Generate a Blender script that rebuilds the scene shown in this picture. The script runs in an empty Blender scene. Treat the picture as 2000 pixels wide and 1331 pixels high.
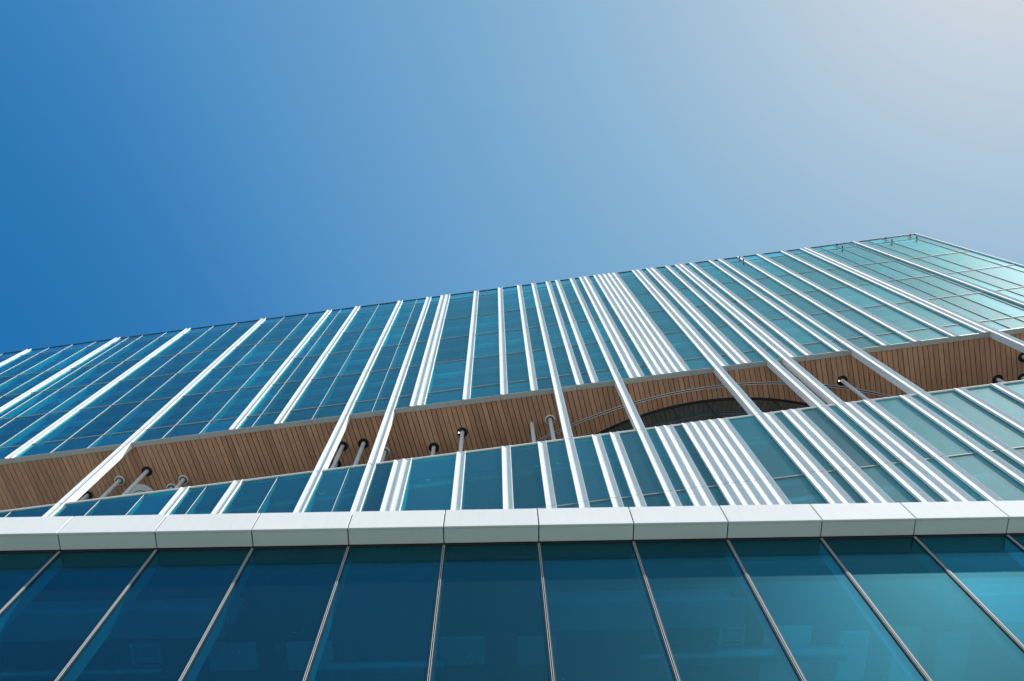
import bpy, bmesh, math, random
from mathutils import Matrix, Vector
random.seed(7)
sc = bpy.context.scene
COL = sc.collection

# ------------------------------------------------------------------ camera
cam = bpy.data.cameras.new('camera'); cam_o = bpy.data.objects.new('camera', cam)
COL.objects.link(cam_o); sc.camera = cam_o
cam.lens = 28.0; cam.sensor_width = 36.0; cam.clip_start = 0.05; cam.clip_end = 5000
R = Vector((0.99967784, 0.01227528, -0.02221569))
U = Vector((0.0179942, -0.96005305, 0.27923888))
F = Vector((0.01790051, 0.27954867, 0.95996464))
m = Matrix.Identity(4)
for i in range(3):
    m[i][0] = R[i]; m[i][1] = U[i]; m[i][2] = -F[i]
m[2][3] = 1.6
cam_o.matrix_world = m

# ------------------------------------------------------------------ sky and sun
SUN = Vector((0.53, -0.25, 0.815)).normalized()
w = bpy.data.worlds.new('World'); sc.world = w; w.use_nodes = True
nt = w.node_tree; bg = nt.nodes['Background']
sky = nt.nodes.new('ShaderNodeTexSky'); sky.sky_type = 'NISHITA'; sky.sun_disc = False
sky.sun_elevation = math.asin(SUN.z); sky.sun_rotation = math.atan2(SUN.x, SUN.y)
sky.air_density = 1.0; sky.dust_density = 2.0; sky.ozone_density = 2.0; sky.altitude = 0
def wmath(op, a, b):
    n = nt.nodes.new('ShaderNodeMath'); n.operation = op
    for k, v in enumerate((a, b)):
        if isinstance(v, (int, float)): n.inputs[k].default_value = v
        else: nt.links.new(v, n.inputs[k])
    return n.outputs[0]
# even colour grade of the whole sky (deeper, cooler blue), the same in every direction
sep = nt.nodes.new('ShaderNodeSeparateColor'); nt.links.new(sky.outputs[0], sep.inputs[0])
def lift(ch, c, p, a, fl):
    n = nt.nodes.new('ShaderNodeMath'); n.operation = 'SMOOTH_MAX'
    nt.links.new(wmath('SUBTRACT', ch, c), n.inputs[0]); n.inputs[1].default_value = fl; n.inputs[2].default_value = 0.24
    return wmath('MULTIPLY', wmath('POWER', n.outputs[0], p), a)
r_ = lift(sep.outputs[0], 0.97, 0.43, 1.92, 0.001)
g_ = lift(sep.outputs[1], 1.40, 0.205, 3.98, 0.01)
b_ = lift(sep.outputs[2], 2.47, 0.075, 6.25, 0.006)
comb = nt.nodes.new('ShaderNodeCombineColor')
for k, v in enumerate((r_, g_, b_)): nt.links.new(v, comb.inputs[k])
nt.links.new(comb.outputs[0], bg.inputs[0]); bg.inputs[1].default_value = 0.087

sl = bpy.data.lights.new('sun', 'SUN'); sl.energy = 5.0; sl.angle = math.radians(0.53); sl.color = (1.0, 0.965, 0.91)
so = bpy.data.objects.new('sun', sl); COL.objects.link(so)
so.rotation_euler = SUN.to_track_quat('Z', 'Y').to_euler(); so.location = (40, -20, 60)

sc.view_settings.view_transform = 'Standard'; sc.view_settings.look = 'None'
sc.view_settings.exposure = 0.2; sc.view_settings.gamma = 1.0; sc.view_settings.use_curve_mapping = False
sc.render.engine = 'CYCLES'
sc.cycles.use_denoising = True; sc.cycles.use_adaptive_sampling = True; sc.cycles.adaptive_threshold = 0.02
sc.cycles.max_bounces = 5; sc.cycles.diffuse_bounces = 2; sc.cycles.glossy_bounces = 2
sc.cycles.transparent_max_bounces = 8; sc.cycles.sample_clamp_indirect = 8

# ------------------------------------------------------------------ materials
def newmat(name):
    mt = bpy.data.materials.new(name); mt.use_nodes = True
    return mt, mt.node_tree, mt.node_tree.nodes['Principled BSDF']
def solid(name, col, rough=0.5, metal=0.0, var=0.06, scale=3.0, bump=0.0, obj_var=0.03, spec=0.5, streak=0.0):
    mt, t, p = newmat(name)
    tc = t.nodes.new('ShaderNodeTexCoord'); nz = t.nodes.new('ShaderNodeTexNoise')
    nz.inputs['Scale'].default_value = scale; nz.inputs['Detail'].default_value = 3
    t.links.new(tc.outputs['Object'], nz.inputs['Vector'])
    mr = t.nodes.new('ShaderNodeMapRange'); mr.inputs[3].default_value = 1 - var; mr.inputs[4].default_value = 1 + var
    t.links.new(nz.outputs['Fac'], mr.inputs[0])
    oi = t.nodes.new('ShaderNodeObjectInfo'); mo = t.nodes.new('ShaderNodeMapRange')
    mo.inputs[3].default_value = 1 - obj_var; mo.inputs[4].default_value = 1 + obj_var
    t.links.new(oi.outputs['Random'], mo.inputs[0])
    mm = t.nodes.new('ShaderNodeMath'); mm.operation = 'MULTIPLY'
    t.links.new(mr.outputs[0], mm.inputs[0]); t.links.new(mo.outputs[0], mm.inputs[1])
    if streak:            # faint rain runs, drawn out down the panel
        mp = t.nodes.new('ShaderNodeMapping'); mp.inputs['Scale'].default_value = (14, 14, .35); t.links.new(tc.outputs['Object'], mp.inputs[0])
        va = t.nodes.new('ShaderNodeVectorMath'); va.operation = 'ADD'; rm = t.nodes.new('ShaderNodeMath'); rm.operation = 'MULTIPLY'; rm.inputs[1].default_value = 50
        t.links.new(oi.outputs['Random'], rm.inputs[0]); t.links.new(mp.outputs[0], va.inputs[0]); t.links.new(rm.outputs[0], va.inputs[1])
        n2 = t.nodes.new('ShaderNodeTexNoise'); n2.inputs['Scale'].default_value = 1.0; n2.inputs['Detail'].default_value = 3; t.links.new(va.outputs[0], n2.inputs['Vector'])
        m2 = t.nodes.new('ShaderNodeMapRange'); m2.inputs[1].default_value = .45; m2.inputs[2].default_value = .75; m2.inputs[3].default_value = 1; m2.inputs[4].default_value = 1 - streak
        t.links.new(n2.outputs['Fac'], m2.inputs[0]); mq = t.nodes.new('ShaderNodeMath'); mq.operation = 'MULTIPLY'
        t.links.new(mm.outputs[0], mq.inputs[0]); t.links.new(m2.outputs[0], mq.inputs[1]); mm = mq
    mx = t.nodes.new('ShaderNodeVectorMath'); mx.operation = 'SCALE'; mx.inputs[0].default_value = col
    t.links.new(mm.outputs[0], mx.inputs['Scale']); t.links.new(mx.outputs[0], p.inputs['Base Color'])
    p.inputs['Roughness'].default_value = rough; p.inputs['Metallic'].default_value = metal
    p.inputs['Specular IOR Level'].default_value = spec
    if bump:
        b = t.nodes.new('ShaderNodeBump'); b.inputs['Strength'].default_value = bump; b.inputs['Distance'].default_value = 0.01
        t.links.new(nz.outputs['Fac'], b.inputs['Height']); t.links.new(b.outputs[0], p.inputs['Normal'])
    return mt
def glass(name, tint, refl, f0, dust=0.02, film=0.03, fcol=(.8, .96, 1.0)):
    mt = bpy.data.materials.new(name); mt.use_nodes = True; t = mt.node_tree
    t.nodes.remove(t.nodes['Principled BSDF']); out = t.nodes['Material Output']
    lw = t.nodes.new('ShaderNodeLayerWeight'); lw.inputs['Blend'].default_value = 0.5
    pw = t.nodes.new('ShaderNodeMath'); pw.operation = 'POWER'; pw.inputs[1].default_value = 5
    t.links.new(lw.outputs['Facing'], pw.inputs[0])
    mr = t.nodes.new('ShaderNodeMapRange'); mr.inputs[3].default_value = f0; mr.inputs[4].default_value = 1
    t.links.new(pw.outputs[0], mr.inputs[0])
    tr = t.nodes.new('ShaderNodeBsdfTransparent')
    o2 = t.nodes.new('ShaderNodeObjectInfo'); tv = t.nodes.new('ShaderNodeMapRange'); tv.inputs[3].default_value = .68; tv.inputs[4].default_value = 1.12
    t.links.new(o2.outputs['Random'], tv.inputs[0]); ts = t.nodes.new('ShaderNodeVectorMath'); ts.operation = 'SCALE'; ts.inputs[0].default_value = tint
    t.links.new(tv.outputs[0], ts.inputs['Scale']); t.links.new(ts.outputs[0], tr.inputs[0])
    rv = t.nodes.new('ShaderNodeMath'); rv.operation = 'FRACT'; rm = t.nodes.new('ShaderNodeMath'); rm.operation = 'MULTIPLY'; rm.inputs[1].default_value = 37.0
    t.links.new(o2.outputs['Random'], rm.inputs[0]); t.links.new(rm.outputs[0], rv.inputs[0])
    fv = t.nodes.new('ShaderNodeMapRange'); fv.inputs[3].default_value = f0 * .75; fv.inputs[4].default_value = f0 * 1.25
    t.links.new(rv.outputs[0], fv.inputs[0]); t.links.new(fv.outputs[0], mr.inputs[3])
    gl = t.nodes.new('ShaderNodeBsdfGlossy'); gl.inputs['Roughness'].default_value = 0.0; gl.inputs[0].default_value = (*refl, 1)
    # faint roller-wave of toughened glass
    tc = t.nodes.new('ShaderNodeTexCoord'); oi = t.nodes.new('ShaderNodeObjectInfo')
    va = t.nodes.new('ShaderNodeVectorMath'); va.operation = 'ADD'
    t.links.new(tc.outputs['Object'], va.inputs[0]); t.links.new(oi.outputs['Random'], va.inputs[1])
    nz = t.nodes.new('ShaderNodeTexNoise'); nz.inputs['Scale'].default_value = 0.9; nz.inputs['Detail'].default_value = 1
    t.links.new(va.outputs[0], nz.inputs['Vector'])
    bp = t.nodes.new('ShaderNodeBump'); bp.inputs['Strength'].default_value = 0.25; bp.inputs['Distance'].default_value = 0.01
    t.links.new(nz.outputs['Fac'], bp.inputs['Height']); t.links.new(bp.outputs[0], gl.inputs['Normal'])
    m1 = t.nodes.new('ShaderNodeMixShader'); t.links.new(mr.outputs[0], m1.inputs[0])
    t.links.new(tr.outputs[0], m1.inputs[1]); t.links.new(gl.outputs[0], m1.inputs[2])
    # grimy film scattering the sun broadly; also stands in for reflected sky glow
    gf = t.nodes.new('ShaderNodeBsdfGlossy'); gf.inputs['Roughness'].default_value = 0.5; gf.inputs[0].default_value = (*fcol, 1)
    mf = t.nodes.new('ShaderNodeMixShader'); mf.inputs[0].default_value = film
    t.links.new(m1.outputs[0], mf.inputs[1]); t.links.new(gf.outputs[0], mf.inputs[2]); m1 = mf
    # dust film: fine specks and dried runs
    df = t.nodes.new('ShaderNodeBsdfDiffuse'); df.inputs[0].default_value = (.75, .77, .76, 1)
    mp = t.nodes.new('ShaderNodeMapping'); mp.inputs['Scale'].default_value = (9, 9, 1.2)
    t.links.new(va.outputs[0], mp.inputs[0])
    n2 = t.nodes.new('ShaderNodeTexNoise'); n2.inputs['Scale'].default_value = 2.2; n2.inputs['Detail'].default_value = 2; n2.inputs['Roughness'].default_value = .7
    t.links.new(mp.outputs[0], n2.inputs['Vector'])
    n3 = t.nodes.new('ShaderNodeTexVoronoi'); n3.inputs['Scale'].default_value = 5.0
    t.links.new(va.outputs[0], n3.inputs['Vector'])
    sp = t.nodes.new('ShaderNodeMapRange'); sp.inputs[1].default_value = .035; sp.inputs[2].default_value = .02; sp.inputs[3].default_value = 0; sp.inputs[4].default_value = .25
    t.links.new(n3.outputs['Distance'], sp.inputs[0])
    dm = t.nodes.new('ShaderNodeMapRange'); dm.inputs[1].default_value = .3; dm.inputs[2].default_value = .8; dm.inputs[3].default_value = dust * .3; dm.inputs[4].default_value = dust * 2
    t.links.new(n2.outputs['Fac'], dm.inputs[0])
    ad = t.nodes.new('ShaderNodeMath'); ad.operation = 'ADD'
    t.links.new(dm.outputs[0], ad.inputs[0]); t.links.new(sp.outputs[0], ad.inputs[1])
    m2 = t.nodes.new('ShaderNodeMixShader'); t.links.new(ad.outputs[0], m2.inputs[0])
    t.links.new(m1.outputs[0], m2.inputs[1]); t.links.new(df.outputs[0], m2.inputs[2])
    t.links.new(m2.outputs[0], out.inputs[0])
    return mt
def wood(name):
    mt, t, p = newmat(name)
    tc = t.nodes.new('ShaderNodeTexCoord'); oi = t.nodes.new('ShaderNodeObjectInfo')
    mp = t.nodes.new('ShaderNodeMapping'); mp.inputs['Scale'].default_value = (26, 1.1, 26)
    va = t.nodes.new('ShaderNodeVectorMath'); va.operation = 'MULTIPLY_ADD'
    va.inputs[1].default_value = (1, 1, 1)
    sc10 = t.nodes.new('ShaderNodeMath'); sc10.operation = 'MULTIPLY'; sc10.inputs[1].default_value = 40
    t.links.new(oi.outputs['Random'], sc10.inputs[0])
    t.links.new(tc.outputs['Object'], va.inputs[0]); t.links.new(sc10.outputs[0], va.inputs[2])
    t.links.new(va.outputs[0], mp.inputs[0])
    nz = t.nodes.new('ShaderNodeTexNoise'); nz.inputs['Scale'].default_value = 1.3; nz.inputs['Detail'].default_value = 6; nz.inputs['Distortion'].default_value = .8
    t.links.new(mp.outputs[0], nz.inputs['Vector'])
    cr = t.nodes.new('ShaderNodeValToRGB')
    cr.color_ramp.elements[0].position = .25; cr.color_ramp.elements[0].color = (.40, .212, .128, 1)
    cr.color_ramp.elements[1].position = .8; cr.color_ramp.elements[1].color = (.70, .415, .265, 1)
    t.links.new(nz.outputs['Fac'], cr.inputs[0])
    hv = t.nodes.new('ShaderNodeHueSaturation')
    mr = t.nodes.new('ShaderNodeMapRange'); mr.inputs[3].default_value = .82; mr.inputs[4].default_value = 1.12
    t.links.new(oi.outputs['Random'], mr.inputs[0]); t.links.new(mr.outputs[0], hv.inputs['Value'])
    t.links.new(cr.outputs[0], hv.inputs['Color']); t.links.new(hv.outputs[0], p.inputs['Base Color'])
    p.inputs['Roughness'].default_value = .5; p.inputs['Specular IOR Level'].default_value = .3
    b = t.nodes.new('ShaderNodeBump'); b.inputs['Strength'].default_value = .15; b.inputs['Distance'].default_value = .003
    t.links.new(nz.outputs['Fac'], b.inputs['Height']); t.links.new(b.outputs[0], p.inputs['Normal'])
    return mt
def emit(name, col, s):
    mt, t, p = newmat(name); p.inputs['Emission Color'].default_value = (*col, 1); p.inputs['Emission Strength'].default_value = s
    return mt
def paving(name):
    mt, t, p = newmat(name)
    tc = t.nodes.new('ShaderNodeTexCoord'); br = t.nodes.new('ShaderNodeTexBrick')
    br.inputs['Scale'].default_value = 1.0; br.inputs['Brick Width'].default_value = .9; br.inputs['Row Height'].default_value = .45
    br.inputs['Mortar Size'].default_value = .008
    br.inputs['Color1'].default_value = (.27, .285, .258, 1); br.inputs['Color2'].default_value = (.31, .325, .295, 1); br.inputs['Mortar'].default_value = (.08, .08, .07, 1)
    t.links.new(tc.outputs['Object'], br.inputs['Vector']); t.links.new(br.outputs[0], p.inputs['Base Color'])
    p.inputs['Roughness'].default_value = .85
    return mt
M = dict(
    white=solid('white_aluminium', (.91, .875, .86), .7, 0, .035, 1.5, obj_var=.025, spec=.03, streak=.03),
    fin=solid('white_fin_metal', (.90, .88, .86), .7, 0, .03, 2.0, obj_var=.03, spec=.06, streak=.06),
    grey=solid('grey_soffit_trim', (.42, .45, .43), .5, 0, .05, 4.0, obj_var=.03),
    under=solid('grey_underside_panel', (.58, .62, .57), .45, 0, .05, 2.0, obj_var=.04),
    alu=solid('mullion_aluminium', (.62, .62, .61), .6, 0, .03, 8, spec=.2),
    tran=solid('transom_aluminium', (.36, .36, .36), .6, 0, .03, 8, spec=.2),
    dark=solid('dark_gasket', (.015, .017, .022), .6, 0, .1, 6),
    cap=solid('dark_coping', (.05, .06, .08), .45, 0, .08, 3),
    glass=glass('tower_glass', (.05, .82, .87), (.44, .97, 1.0), .132, .003, .025, (.88, .98, 1.0)),
    pglass=glass('podium_glass', (.04, .69, .81), (.12, .76, 1.0), .062, .003, .029, (.28, .84, 1.0)),
    wood=wood('soffit_timber'),
    black=solid('soffit_void', (.008, .008, .010), .9, 0, .1, 4),
    post=solid('painted_steel_post', (.80, .83, .85), .4, .0, .05, 5),
    collar=solid('pale_collar', (.80, .85, .84), .4, 0, .05, 8),
    hole=solid('black_hole_disc', (.010, .011, .016), .5, 0, .1, 8),
    slab=solid('concrete_slab', (.16, .165, .17), .8, 0, .12, 1.2),
    bulk=solid('bulkhead_plaster', (.45, .46, .46), .8, 0, .04, .8),
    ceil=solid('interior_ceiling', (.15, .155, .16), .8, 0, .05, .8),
    inner=solid('interior_mullion', (.85, .85, .84), .5, 0, .04, 3),
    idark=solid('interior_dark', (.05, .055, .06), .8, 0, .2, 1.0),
    floor=solid('interior_floor', (.32, .32, .31), .6, 0, .1, 1.0),
    spand=solid('spandrel_backing', (.06, .09, .12), .6, 0, .05, 1.0),
    steel=solid('duct_steel', (.55, .57, .58), .28, .9, .1, 6),
    panel=solid('acoustic_panel_fabric', (.88, .88, .86), .9, 0, .05, 3),
    drk=None, rail=solid('track_aluminium', (.75, .76, .77), .5, 0, .05, 6), lamp=emit('spot_lamp_glow', (1, .95, .85), 6.0),
    ground=paving('plaza_paving'),
)
# dark reflective glass of the curved terrace wall
mt, t, p = newmat('dark_terrace_glass'); p.inputs['Base Color'].default_value = (.016, .042, .048, 1); p.inputs['Roughness'].default_value = .03; p.inputs['IOR'].default_value = 1.7
nz = t.nodes.new('ShaderNodeTexNoise'); nz.inputs['Scale'].default_value = 1.2
bp = t.nodes.new('ShaderNodeBump'); bp.inputs['Strength'].default_value = .1; bp.inputs['Distance'].default_value = .01
t.links.new(nz.outputs['Fac'], bp.inputs['Height']); t.links.new(bp.outputs[0], p.inputs['Normal'])
M['drk'] = mt

# ------------------------------------------------------------------ helpers
ABS = {}          # world-of-the-thing offset of each part, so sub-parts can be placed in the same frame
CACHE = {}
def link(name, data, parent=None, loc=(0, 0, 0)):
    o = bpy.data.objects.new(name, data); COL.objects.link(o)
    if parent is not None:
        o.parent = parent
        base = ABS.get(parent.name, Vector((0, 0, 0)))
        o.location = Vector(loc) - base; ABS[o.name] = Vector(loc)
    else:
        o.location = loc
    return o
def bmesh_data(name, bm, mat, smooth=False):
    me = bpy.data.meshes.new(name); bm.normal_update(); bm.to_mesh(me); bm.free(); me.materials.append(mat)
    if smooth:
        for f in me.polygons: f.use_smooth = True
        me.set_sharp_from_angle(angle=math.radians(35))
    return me
def boxdata(dx, dy, dz, mat, bev=0.0):
    key = (round(dx, 4), round(dy, 4), round(dz, 4), mat.name, bev)
    if key in CACHE: return CACHE[key]
    bm = bmesh.new(); bmesh.ops.create_cube(bm, size=1.0)
    bmesh.ops.scale(bm, vec=(dx, dy, dz), verts=bm.verts)
    if bev: bmesh.ops.bevel(bm, geom=list(bm.edges), offset=bev, segments=1, affect='EDGES')
    CACHE[key] = bmesh_data('box', bm, mat); return CACHE[key]
def box(name, parent, mat, x0, x1, y0, y1, z0, z1, bev=0.0):
    return link(name, boxdata(x1 - x0, y1 - y0, z1 - z0, M[mat], bev), parent, ((x0 + x1) / 2, (y0 + y1) / 2, (z0 + z1) / 2))
def multibox(name, parent, mat, boxes, loc=(0, 0, 0)):
    bm = bmesh.new()
    for (x0, x1, y0, y1, z0, z1) in boxes:
        r = bmesh.ops.create_cube(bm, size=1.0)
        bmesh.ops.scale(bm, vec=(x1 - x0, y1 - y0, z1 - z0), verts=r['verts'])
        bmesh.ops.translate(bm, vec=((x0 + x1) / 2, (y0 + y1) / 2, (z0 + z1) / 2), verts=r['verts'])
    return link(name, bmesh_data(name, bm, M[mat]), parent, loc)
def prism(pts, z0, z1):                       # closed plan polygon (x, y) pulled up
    bm = bmesh.new(); a = [bm.verts.new((x, y, z0)) for x, y in pts]; b = [bm.verts.new((x, y, z1)) for x, y in pts]
    n = len(pts)
    for i in range(n): bm.faces.new((a[i], a[(i + 1) % n], b[(i + 1) % n], b[i]))
    bm.faces.new(a[::-1]); bm.faces.new(b); bmesh.ops.recalc_face_normals(bm, faces=bm.faces)
    return bm
def lathe(prof, seg=24):                      # profile (r, z) about z
    bm = bmesh.new(); rings = []
    for r, z in prof:
        rings.append([bm.verts.new((r * math.cos(2 * math.pi * k / seg), r * math.sin(2 * math.pi * k / seg), z)) for k in range(seg)])
    for a, b in zip(rings, rings[1:]):
        for k in range(seg): bm.faces.new((a[k], a[(k + 1) % seg], b[(k + 1) % seg], b[k]))
    bm.faces.new(rings[0][::-1]); bm.faces.new(rings[-1]); bmesh.ops.recalc_face_normals(bm, faces=bm.faces)
    return bm
def thing(name, label, cat, loc, rotz=0.0, group=None):
    o = bpy.data.objects.new(name, None); COL.objects.link(o); o.empty_display_size = .3
    o.location = loc; o.rotation_euler = (0, 0, rotz); o['label'] = label; o['category'] = cat
    if group: o['group'] = group
    ABS[o.name] = Vector((0, 0, 0)); return o

# ------------------------------------------------------------------ ground
bm = bmesh.new(); bmesh.ops.create_grid(bm, x_segments=1, y_segments=1, size=600)
g = link('ground', bmesh_data('ground', bm, M['ground'])); g['kind'] = 'structure'

# ------------------------------------------------------------------ tower: one facade plane, x along it (1.5 m modules), y into the building
MOD = 1.5
TROT = math.radians(-6.641); TLOC = Vector((-19.30357, 13.06508, 0))
tower = thing('office_tower', 'tall glazed office tower with white vertical fins, above and behind the podium fascia', 'building', TLOC, TROT)
FINS = [-7.0, -3.2, -.2, 3.0, 5.8, 7.0, 8.8, 10.0, 10.6, 10.8, 12.0, 13.0, 13.8, 14.4, 15.0, 15.4, 16.0, 16.4, 16.6,
        17.0, 17.2, 17.4, 17.6, 17.8, 18.6, 18.8, 19.2, 19.4, 20.0, 20.4, 20.6, 21.0, 21.8, 22.2, 23.0, 23.8, 24.8, 25.6, 25.8, 27.8]
COLUMNS = [3.0, 8.8, 10.0, 14.4, 16.0, 18.6, 20.0, 20.4, 22.2, 25.8]
EXTRA = [-2.6, 6.4, 9.6, 26.4, 27.6, 28.4]
CORNER = 30.4; LEFT = -10
fs = set(round(f, 2) for f in FINS)
covered = lambda a: any(f - .01 <= a < f + .19 for f in FINS)
MULL = sorted([float(i) for i in range(LEFT, 31) if not covered(i) and round(i - .2, 2) not in fs] + EXTRA)
# glass segments between fins and mullions, in modules
edges = []
for f in FINS: edges += [(f, f + .2, 'fin')]
for q in MULL: edges += [(q, q, 'mull')]
edges.append((CORNER, CORNER, 'corner'))
edges.sort()
SEG = []
for a, b in zip(edges, edges[1:]):
    if b[0] - a[1] > .05: SEG.append((a[1], b[0], a[2], b[2]))
Z = dict(roof=50.35, par=49.10, f4=44.29, f3=40.33, f2=36.38, f1=32.42, sof=31.0, mid=26.01, m1=21.55, m0=17.59, base=13.0)
def xpos(u): return u * MOD
def seg_x(s):
    x0 = xpos(s[0]) + (.004 if s[2] == 'fin' else .016); x1 = xpos(s[1]) - (.004 if s[3] == 'fin' else .016)
    return x0, x1
rows = [('parapet_pane', 'par', 'roof', -9.0), ('pane', 'f4', 'par', -9.0), ('pane', 'f3', 'f4', -7.0), ('pane', 'f2', 'f3', -5.3),
        ('pane', 'f1', 'f2', -4.0), ('spandrel_pane', 'sof', 'f1', -2.3), ('pane', 'm1', 'mid', 0.8), ('pane', 'm0', 'm1', 2.5)]
for nm, za, zb, lim in rows:
    z0, z1 = Z[za] + .023, Z[zb] - .023
    if za == 'sof': z0 = Z['sof'] + .03
    if zb == 'mid': z1 = Z['mid'] - .05
    for s in SEG:
        if s[1] < lim: continue
        if za in ('m1', 'm0') and s[0] > 28: continue
        x0, x1 = seg_x(s)
        box(nm, tower, 'glass', x0, x1, .0, .028, z0, z1)
# fins: scalloped white profile, one panel per storey on a carrier rail
def fin_profile():
    pts = [(0.0, .03), (0.0, -.066), (.004, -.0715), (.010, -.073)]
    n = 10
    for k in range(1, n + 1):
        x = .010 + (.185 - .010) * k / n
        pts.append((x, -.073 + .046 * math.sin(math.pi / 2 * k / n)))
    pts += [(.286, -.0705), (.291, -.0725), (.297, -.0715), (.30, -.067), (.30, .03)]
    return pts
FP = fin_profile(); FIND = {}
def fin_panel(parent, x, z0, z1):
    h = round(z1 - z0, 3)
    if h not in FIND: FIND[h] = bmesh_data('fin_panel', prism([(.003 + px * .98, py) for px, py in FP], 0, h), M['fin'], True)
    return link('fin_panel', FIND[h], parent, (x, 0, z0))
LIMROW = {'roof': -9, 'par': -9, 'f4': -7.2, 'f3': -5.6, 'f2': -4.4, 'f1': -2.6}
for f in FINS:
    x = xpos(f); up = ['roof', 'par', 'f4', 'f3', 'f2', 'f1', 'sof']; lo = ['mid', 'm1', 'm0']
    up = [k for i, k in enumerate(up) if f > LIMROW.get(up[max(0, i - 1)], -2.6) or i == 0]
    if len(up) >= 2:
        rail = box('fin', tower, 'dark', x + .03, x + .27, .032, .075, Z[up[-1]] + .02, Z['roof'] - .02)
        for a, b in zip(up, up[1:]):
            fin_panel(rail, x, Z[b] + (.013 if b != 'sof' else 0), Z[a] - (.013 if a != 'roof' else -.06))
    if f >= 2.0 and f < 28:
        rail = box('fin', tower, 'dark', x + .03, x + .27, .032, .075, Z['m0'] + .02, Z['mid'] - .06)
        for a, b in zip(lo, lo[1:]):
            fin_panel(rail, x, Z[b] + .013, Z[a] - .013)
for f in COLUMNS:
    x = xpos(f)
    c = box('column', tower, 'white', x + .004, x + .296, .034, .20, Z['mid'] - .3, Z['sof'] + .2)
    fin_panel(c, x, Z['mid'] + .013, Z['sof'] - .013)
# thin mullion caps outside, deeper mullions inside
for q in MULL + [CORNER]:
    x = xpos(q)
    ztop = Z['roof'] + .02; zl = -9 if q > -9 else q
    zb = Z['sof'] if q > -2.3 else Z['f1'] if q > -4 else Z['f2'] if q > -5.5 else Z['f3'] if q > -7 else Z['f4']
    mu = box('mullion', tower, 'dark', x - .012, x + .012, -.008, .0285, zb + .002, ztop)
    box('mullion_blade', mu, 'fin', x - .004, x + .004, -.024, -.0085, zb + .002, ztop)
    box('inner_mullion', mu, 'inner', x - .03, x + .03, .03, .26, zb + .16, Z['par'] - .2)
    if 1.5 < q < 28.5:
        mu = box('mullion', tower, 'dark', x - .012, x + .012, -.008, .0285, Z['m0'], Z['mid'] - .052)
        box('mullion_blade', mu, 'fin', x - .004, x + .004, -.024, -.0085, Z['m0'], Z['mid'] - .052)
        box('inner_mullion', mu, 'inner', x - .03, x + .03, .03, .26, Z['m0'], Z['mid'] - .3)
for f in FINS:            # structural mullion behind each run of fins
    x = xpos(f)
    if round(f + .2, 2) in fs: continue
    zb = Z['sof'] if f > -2.3 else Z['f1'] if f > -4 else Z['f4']
    box('inner_mullion', tower, 'inner', x + .22, x + .30, .08, .34, zb + .16, Z['par'] - .2)
    if 2 < f < 28: box('inner_mullion', tower, 'inner', x + .22, x + .30, .08, .34, Z['m0'], Z['mid'] - .3)
XL, XR = xpos(LEFT), xpos(CORNER) - .03
for k in ('par', 'f4', 'f3', 'f2', 'f1', 'm1', 'm0'):
    x0 = XL if k in ('par', 'f4', 'f3') else xpos(-5.5) if k in ('f2', 'f1') else xpos(1)
    box('transom', tower, 'tran', x0, XR if k[0] != 'm' else xpos(28.5), -.019, .027, Z[k] - .017, Z[k] + .017)
box('parapet_cap', tower, 'cap', XL, XR + .05, -.03, .06, Z['roof'] - .03, Z['roof'] + .03)
box('parapet_coping', tower, 'white', xpos(1.0), xpos(28.5), -.045, .45, Z['mid'] - .048, Z['mid'] - .002, .006)
# corner post and end wall
box('corner_post', tower, 'white', XR + .008, XR + .07, -.055, .12, Z['sof'], Z['roof'] + .04)
box('end_wall', tower, 'spand', XR - .02, XR + .05, .13, 14, 0, Z['par'])
# storeys: slab, ceiling with pelmet and light trough, back wall
for k, nxt in (('f1', 'f2'), ('f2', 'f3'), ('f3', 'f4'), ('f4', 'par'), ('m1', 'mid'), ('m0', 'm1')):
    x0 = xpos(LEFT if k != 'f1' else -5) if k[0] == 'f' else xpos(0.5)
    xr = XR - .1 if k[0] == 'f' else xpos(29)
    s = box('floor_slab', tower, 'slab', x0, xr, .10, 8.0, Z[k] - .30, Z[k] + .02)
    zc = Z[nxt] - .85
    if nxt == 'mid': zc = Z['mid'] - 1.35
    c = box('ceiling', tower, 'ceil', x0, xr, .62, 8.0, zc, zc + .06)
    box('pelmet', c, 'panel', x0, xr, .36, .52, zc + .10, zc + .34)
    box('light_trough', c, 'panel', x0, xr, .74, .90, zc - .025, zc - .002)
    box('ceiling_channel', c, 'idark', x0, xr, 1.05, 1.17, zc - .02, zc - .002)
    box('back_wall', tower, 'idark', x0, xr, 8.0, 8.1, Z[k] + .03, zc)
box('roof_slab', tower, 'slab', XL, XR - .1, .10, 14, Z['par'] - .35, Z['par'] - .05)
box('spandrel_backing', tower, 'spand', xpos(-6), XR - .1, .13, .18, Z['sof'] + .17, Z['f1'] - .31)
box('spandrel_backing', tower, 'spand', xpos(0.5), xpos(29), .13, .18, Z['mid'] - 1.3, Z['mid'] - .06)
box('lower_wall', tower, 'spand', xpos(-2), XR - .1, .0, .20, 0, Z['m0'] - .04)
box('upper_light_block', tower, 'idark', XL, XR - .1, 8.15, 14, Z['f1'], Z['par'] - .4)  # unseen solid block behind the storeys, added to block light
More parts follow.
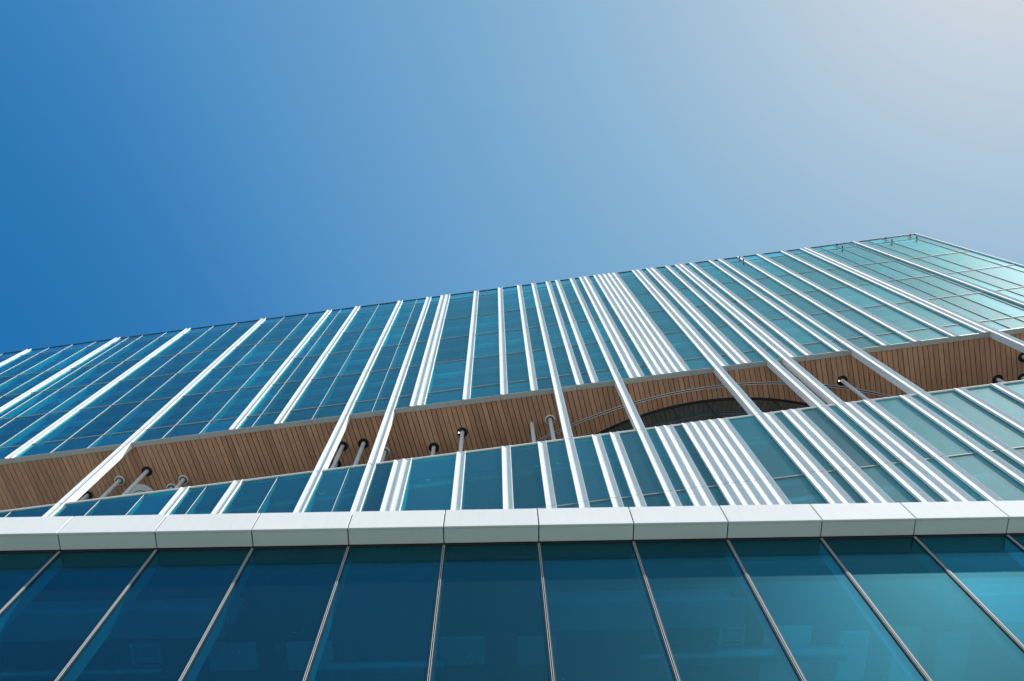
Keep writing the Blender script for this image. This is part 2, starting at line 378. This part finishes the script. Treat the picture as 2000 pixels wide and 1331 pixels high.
# terrace between the two bands
box('terrace_floor', tower, 'slab', xpos(0.5), XR - .1, .46, 9, Z['mid'] - 1.4, Z['mid'] - 1.1)
box('terrace_back_wall', tower, 'idark', xpos(-4), XR - .1, 8.2, 8.4, Z['mid'] - 1.09, Z['sof'])
soff = box('soffit', tower, 'black', xpos(-4), XR - .1, .20, 8.2, Z['sof'] + .12, Z['sof'] + .16)
joints = sorted(set([float(i) for i in range(-3, 31)] + [3.2, 10.2, 22.2, 25.8, 18.6, 20.4]))
for a, b in zip(joints, joints[1:] + [CORNER - .03]):
    if b - a > .05: box('soffit_trim', tower, 'grey', xpos(a) + .005, xpos(b) - .005, -.028, .185, Z['sof'] - .006, Z['sof'] + .028, .003)
# planks run square to the podium, so they are skewed against the facade
skew = math.tan(math.radians(6.641 + .2))
PL = 3.6; pw = .175; pitch = .2
bm = prism([(0, 0), (pw, 0), (pw + PL * skew, PL), (PL * skew, PL)], 0, .022); PD = bmesh_data('plank', bm, M['wood'])
x = xpos(-1.0)
while x < xpos(29.3):
    link('plank', PD, soff, (x, .19, Z['sof'] + .03)); x += pitch
bm = prism([(xpos(-1), .19 + PL + .02), (xpos(29), .19 + PL + .02), (xpos(29), 8.1), (xpos(-1), 8.1)], Z['sof'] + .03, Z['sof'] + .05)
link('soffit_infill', bmesh_data('soffit_infill', bm, M['wood']), tower)
# curved track on the soffit and curved glass wall behind it
def arc_pts(cx, cy, r, u0, u1, n):
    out = []
    for k in range(n + 1):
        xx = u0 + (u1 - u0) * k / n
        out.append((xx, cy - math.sqrt(max(0, r * r - (xx - cx) ** 2))))
    return out
def ribbon(pts, o0, o1, z0, z1):
    a = []; b = []
    for i, (px, py) in enumerate(pts):
        q0 = pts[max(0, i - 1)]; q1 = pts[min(len(pts) - 1, i + 1)]
        t_ = Vector((q1[0] - q0[0], q1[1] - q0[1])).normalized(); n_ = Vector((-t_.y, t_.x))
        a.append((px + n_.x * o0, py + n_.y * o0)); b.append((px + n_.x * o1, py + n_.y * o1))
    bm = bmesh.new()
    va = [[bm.verts.new((p_[0], p_[1], z)) for z in (z0, z1)] for p_ in a]; vb = [[bm.verts.new((p_[0], p_[1], z)) for z in (z0, z1)] for p_ in b]
    for i in range(len(pts) - 1):
        bm.faces.new((va[i][0], va[i + 1][0], vb[i + 1][0], vb[i][0])); bm.faces.new((va[i][1], vb[i][1], vb[i + 1][1], va[i + 1][1]))
        bm.faces.new((va[i][0], va[i][1], va[i + 1][1], va[i + 1][0])); bm.faces.new((vb[i][0], vb[i + 1][0], vb[i + 1][1], vb[i][1]))
    for i in (0, len(pts) - 1): bm.faces.new((va[i][0], vb[i][0], vb[i][1], va[i][1]))
    bmesh.ops.recalc_face_normals(bm, faces=bm.faces); return bm
tp = arc_pts(27.75, 19.6, 18.83, 19.0, 36.0, 48)
zs = Z['sof'] + .03
tr = link('curved_track', bmesh_data('curved_track', ribbon(tp, -.048, .048, zs - .012, zs - .002), M['dark']), tower)
for o in (-.036, .036):
    link('track_rail', bmesh_data('track_rail', ribbon(tp, o - .012, o + .012, zs - .028, zs - .0125), M['rail']), tr)
wp = arc_pts(27.49, 13.35, 12.02, 19.5, 35.5, 60)
wl = link('curved_wall_frame', bmesh_data('curved_wall_frame', ribbon(wp, -.05, .06, zs - .06, zs - .002), M['dark']), tower)
step = 5
for i in range(0, 60, step):
    sg = wp[i:i + step + 1]
    link('curved_pane', bmesh_data('curved_pane', ribbon(sg, .0, .03, Z['mid'] - 1.08, zs - .062), M['drk']), wl)
    if i: 
        px, py = wp[i]
        box('curved_wall_mullion', wl, 'dark', px - .014, px + .014, py - .03, py - .004, Z['mid'] - 1.08, zs - .064)
# small paired anchors for the cleaning cradle at the parapet
for u in (23.0, 27.0, 29.0, 30.0):
    for zz in (49.70, 48.92):
        bmx = lathe([(.022, -.03), (.042, -.024), (.042, .09), (.025, .12)], 12)
        bmesh.ops.rotate(bmx, cent=(0, 0, 0), matrix=Matrix.Rotation(math.radians(90), 3, 'X'), verts=bmx.verts)
        a = link('cradle_anchor', bmesh_data('cradle_anchor', bmx, M['spand'], True), tower, (xpos(u), -.08, zz))

# ------------------------------------------------------------------ steel posts on the terrace
def tw(xl, yl, z):
    c, s = math.cos(TROT), math.sin(TROT); return Vector((TLOC.x + c * xl - s * yl, TLOC.y + s * xl + c * yl, z))
ZF = Z['mid'] - 1.1; ZS = Z['sof'] + .028
post_data = bmesh_data('pipe', lathe([(.078, 0), (.078, ZS - ZF + .01)], 20), M['post'], True)
hole_data = bmesh_data('collar', lathe([(.215, ZS - ZF - .012), (.215, ZS - ZF), (.0, ZS - ZF)][:2], 28), M['hole'], True)  # flat black disc, coloured as the shaded soffit hole around the pipe
ring_data = bmesh_data('collar', lathe([(.19, ZS - ZF - .05), (.20, ZS - ZF - .045), (.20, ZS - ZF)], 28), M['collar'], True)
ring_in = bmesh_data('collar_recess', lathe([(.165, ZS - ZF - .053), (.165, ZS - ZF - .0505)], 28), M['slab'], True)
lamp_data = bmesh_data('spot_lamp', lathe([(.012, ZS - ZF - .045), (.02, ZS - ZF - .04), (.02, ZS - ZF - .014)], 10), M['lamp'], True)
base_data = bmesh_data('base_plate', lathe([(.16, 0.0), (.16, .025)], 20), M['post'], True)
POSTS = [(1.638, 1.985, 'dark', 'post whose black hole disc peeks out beside the leftmost white column', 0),
    (2.611, 1.504, 'pale', 'grey steel post with pale round collar, leftmost of the visible posts', 0),
    (3.387, 1.268, 'dark', 'long grey steel post with black hole disc in front of the round ceiling drum', 0),
    (3.915, 2.121, 'pale', 'post showing only its small pale collar just above the left parapet', 0),
    (4.285, 1.824, 'pale', 'grey steel post with pale collar, first one right of the round ceiling drum', 0),
    (8.657, 1.27, 'dark', 'grey steel post with black hole disc tight against the second white column', 0),
    (8.39, 2.002, 'dark', 'post with black hole disc half hidden low behind the second white column', 0),
    (9.226, 1.264, 'dark', 'grey steel post with black hole disc midway between second and third white columns', 0),
    (9.743, 1.733, 'pale', 'post with pale collar half hidden behind the third white column', 0),
    (11.05, 1.827, 'dark', 'short-looking grey steel post with black hole disc, first right of third white column', 0),
    (11.864, 1.338, 'dark', 'grey steel post with black hole disc and spot lamp near the middle of the soffit', 1),
    (13.723, 1.345, 'none', 'grey steel post meeting the soffit without any collar', 0),
    (14.212, 1.264, 'pale', 'grey steel post with pale ringed collar and spot lamp beside the curved track', 1),
    (21.962, 1.214, 'dark', 'grey steel post with black hole disc and spot lamp right of the curved glass wall', 1),
    (26.071, 2.021, 'dark', 'stubby post with black hole disc just above the parapet at the far right', 0),
    (26.738, 2.101, 'dark', 'post with black hole disc cut by the right edge, low above parapet', 0),
    (26.723, 1.198, 'dark', 'post with black hole disc cut by the right edge, higher on the soffit', 0)]
for u, d, kind, lab, lamp in POSTS:
    t_ = thing('steel_post', lab, 'post', tw(xpos(u), d, ZF), TROT, 'steel posts on the terrace')
    link('pipe', post_data, t_); link('base_plate', base_data, t_)
    if kind == 'dark': link('collar', hole_data, t_)  # black disc in place of the dark hole, no real collar
    elif kind == 'pale':
        c = link('collar', ring_data, t_); link('collar_recess', ring_in, c)
    if lamp: link('spot_lamp', lamp_data, t_, (-.14, -.02, 0))
# round drum hung from the soffit at the left
t_ = thing('ceiling_drum', 'large round pale grey drum under the timber soffit at the left', 'ceiling fitting', tw(xpos(3.07), 2.33, ZS - .12), TROT)
link('drum_body', bmesh_data('drum_body', lathe([(.50, 0), (.54, .015), (.55, .04), (.55, .119)], 48), M['collar'], True), t_)
c = link('drum_ring', bmesh_data('drum_ring', lathe([(.31, -.012), (.33, -.012), (.335, -.001)], 40), M['dark'], True), t_)
link('drum_disc', bmesh_data('drum_disc', lathe([(.28, -.03), (.315, -.026), (.315, -.0125)], 40), M['collar'], True), c)

# ------------------------------------------------------------------ podium: x along it, y into it
PROT = math.radians(.33); PLOC = Vector((-6.9051, 6.24783, 0))
pod = thing('glass_podium', 'low glass-walled podium with white panelled fascia along its top, in the foreground', 'building', PLOC, PROT)
Z0, Z1 = 12.811, 13.345
YG = .325
N0, N1 = -3, 13
for i in range(N0, N1):
    a, b = i * MOD + .009, (i + 1) * MOD - .009
    fp = box('fascia_panel', pod, 'white', a, b, 0, .035, Z0, Z1, .004)
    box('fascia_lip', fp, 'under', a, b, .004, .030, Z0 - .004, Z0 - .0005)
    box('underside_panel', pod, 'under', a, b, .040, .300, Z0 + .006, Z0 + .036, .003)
    box('fascia_top_panel', pod, 'white', a, b, .040, .5, Z1 - .035, Z1 - .004, .003)
box('fascia_core', pod, 'dark', N0 * MOD, N1 * MOD, .045, .60, Z0 + .045, Z1 - .045)
box('podium_roof', pod, 'slab', N0 * MOD, N1 * MOD, .62, 7.0, Z0 + .1, Z1 - .12)
box('head_frame', pod, 'dark', N0 * MOD, N1 * MOD, YG - .012, YG + .06, Z0 - .03, Z0 + .044)
levels = [Z0 - .03, 8.9, 4.9, .25]
for i in range(N0, N1):
    for za, zb in zip(levels, levels[1:]):
        box('pane', pod, 'pglass', i * MOD + .0345, (i + 1) * MOD - .0345, YG, YG + .03, zb + .03, za - (.03 if za < 12 else .001))
for i in range(N0, N1 + 1):
    x = i * MOD
    mu = box('mullion', pod, 'dark', x - .034, x + .034, YG - .012, YG + .032, .2, Z0 - .031)
    for s in (-1, 1):
        box('mullion_rib', mu, 'alu', x + s * .0115 - .0034, x + s * .0115 + .0034, YG - .019, YG - .0125, .2, Z0 - .032)
    box('inner_mullion', mu, 'inner', x - .035, x + .035, YG + .034, YG + .24, .2, Z0 - .06)
for zb in levels[1:]:
    box('transom', pod, 'alu', N0 * MOD, N1 * MOD, YG - .025, YG + .031, zb - .029, zb + .029)
XA, XB = N0 * MOD, N1 * MOD
for zb in (8.9, 4.9):
    box('floor_slab', pod, 'floor', XA, XB, YG + .27, 7, zb - .35, zb - .03)
for bx0, bx1 in ((XA, 2.9), (7.55, 10.45), (13.6, XB)):
    blk = box('ceiling_bulkhead', pod, 'bulk', bx0, bx1, YG + .27, 1.06, 11.60, 11.66)
    box('bulkhead_edge', blk, 'bulk', bx0, bx1, 1.00, 1.06, 11.661, 12.49)
box('ceiling_void', pod, 'idark', XA, XB, YG + .27, 7, 12.5, 12.6)
box('back_wall', pod, 'idark', XA, XB, 5.2, 5.3, 8.9, 12.49)
box('podium_back_wall', pod, 'idark', XA, XB, 6.9, 7.0, 0, 12.4)

# things hung inside the podium
def pw_(x, y, z):
    c, s = math.cos(PROT), math.sin(PROT); return Vector((PLOC.x + c * x - s * y, PLOC.y + s * x + c * y, z))
def duct(xa, xb, y, z, r, lab):
    L = xb - xa; t_ = thing('air_duct', lab, 'duct', pw_(xa, y, z), PROT, 'ducts behind the podium glass')
    n = max(1, int(L / 1.1)); 
    for k in range(n):
        bmx = lathe([(r, 0), (r, L / n - .02)], 20)
        bmesh.ops.rotate(bmx, cent=(0, 0, 0), matrix=Matrix.Rotation(math.radians(90), 3, 'Y'), verts=bmx.verts)
        link('duct_section', bmesh_data('duct_section', bmx, M['steel'], True), t_, (k * L / n, 0, 0))
        bmx = lathe([(r + .012, 0), (r + .012, .03)], 20)
        bmesh.ops.rotate(bmx, cent=(0, 0, 0), matrix=Matrix.Rotation(math.radians(90), 3, 'Y'), verts=bmx.verts)
        link('duct_band', bmesh_data('duct_band', bmx, M['steel'], True), t_, ((k + 1) * L / n - .025, 0, 0))
        box('hanger', t_, 'dark', k * L / n + .3, k * L / n + .315, -.006, .006, r, 12.5 - z)
duct(-.8, 1.7, 1.95, 12.02, .10, 'round steel air duct behind the leftmost podium panes')
duct(4.2, 6.0, 1.95, 12.02, .10, 'round steel air duct behind the middle podium panes, left of centre')
duct(9.0, 12.2, 1.87, 12.02, .13, 'round steel air duct behind the podium panes right of centre')
def diffuser(x, y, z, s, lab):
    t_ = thing('air_diffuser', lab, 'diffuser', pw_(x, y, z), PROT, 'square diffusers behind the podium glass')
    multibox('frame', t_, 'panel', [(-s, s, -s, -s + .05, 0, .04), (-s, s, s - .05, s, 0, .04), (-s, -s + .05, -s + .051, s - .051, 0, .04), (s - .05, s, -s + .051, s - .051, 0, .04)])
    multibox('louvre', t_, 'post', [(-s + .06, s - .06, -s + .07 + k * .05, -s + .085 + k * .05, .01, .05) for k in range(int((2 * s - .14) / .05))])
    multibox('hanger_rods', t_, 'dark', [(a - .005, a + .005, b - .005, b + .005, .041, 12.5 - z) for a in (-s + .02, s - .02) for b in (-s + .02, s - .02)])
diffuser(1.38, 1.82, 12.2, .23, 'square ceiling air diffuser behind the second podium pane from the left')
diffuser(10.5, 1.68, 12.2, .20, 'square ceiling air diffuser behind the podium pane right of centre')
def apanel(x0, x1, y0, y1, lab):
    t_ = thing('acoustic_panel', lab, 'ceiling panel', pw_((x0 + x1) / 2, (y0 + y1) / 2, 12.2), PROT, 'pale ceiling panels behind the podium glass')
    hx, hy = (x1 - x0) / 2, (y1 - y0) / 2
    box('board', t_, 'panel', -hx, hx, -hy, hy, 0, .05, .006)
    multibox('hanger_rods', t_, 'dark', [(a - .005, a + .005, b - .005, b + .005, .051, .3) for a in (-hx + .08, hx - .08) for b in (-hy + .08, hy - .08)])
for x0, x1, y0, y1, lab in [(2.33, 3.08, 1.62, 2.12, 'pale ceiling panel behind the third podium pane from the left, left one of two'),
        (3.55, 4.25, 1.64, 2.14, 'pale ceiling panel hidden partly by the fourth podium mullion from the left'),
        (5.92, 6.62, 1.60, 2.10, 'pale ceiling panel behind the centre podium pane, left one of two'),
        (7.14, 7.75, 1.62, 2.12, 'pale ceiling panel behind the centre podium pane, right one of two'),
        (11.0, 11.75, 1.52, 2.9, 'long pale ceiling panel behind the third podium pane from the right, left one of two'),
        (12.23, 12.68, 1.64, 2.9, 'narrow long pale ceiling panel behind the third podium pane from the right'),
        (13.1, 13.5, 1.58, 2.9, 'long pale ceiling panel behind the second podium pane from the right, left one'),
        (13.8, 14.3, 1.68, 2.9, 'long pale ceiling panel behind the second podium pane from the right, right one')]:
    apanel(x0, x1, y0, y1, lab)
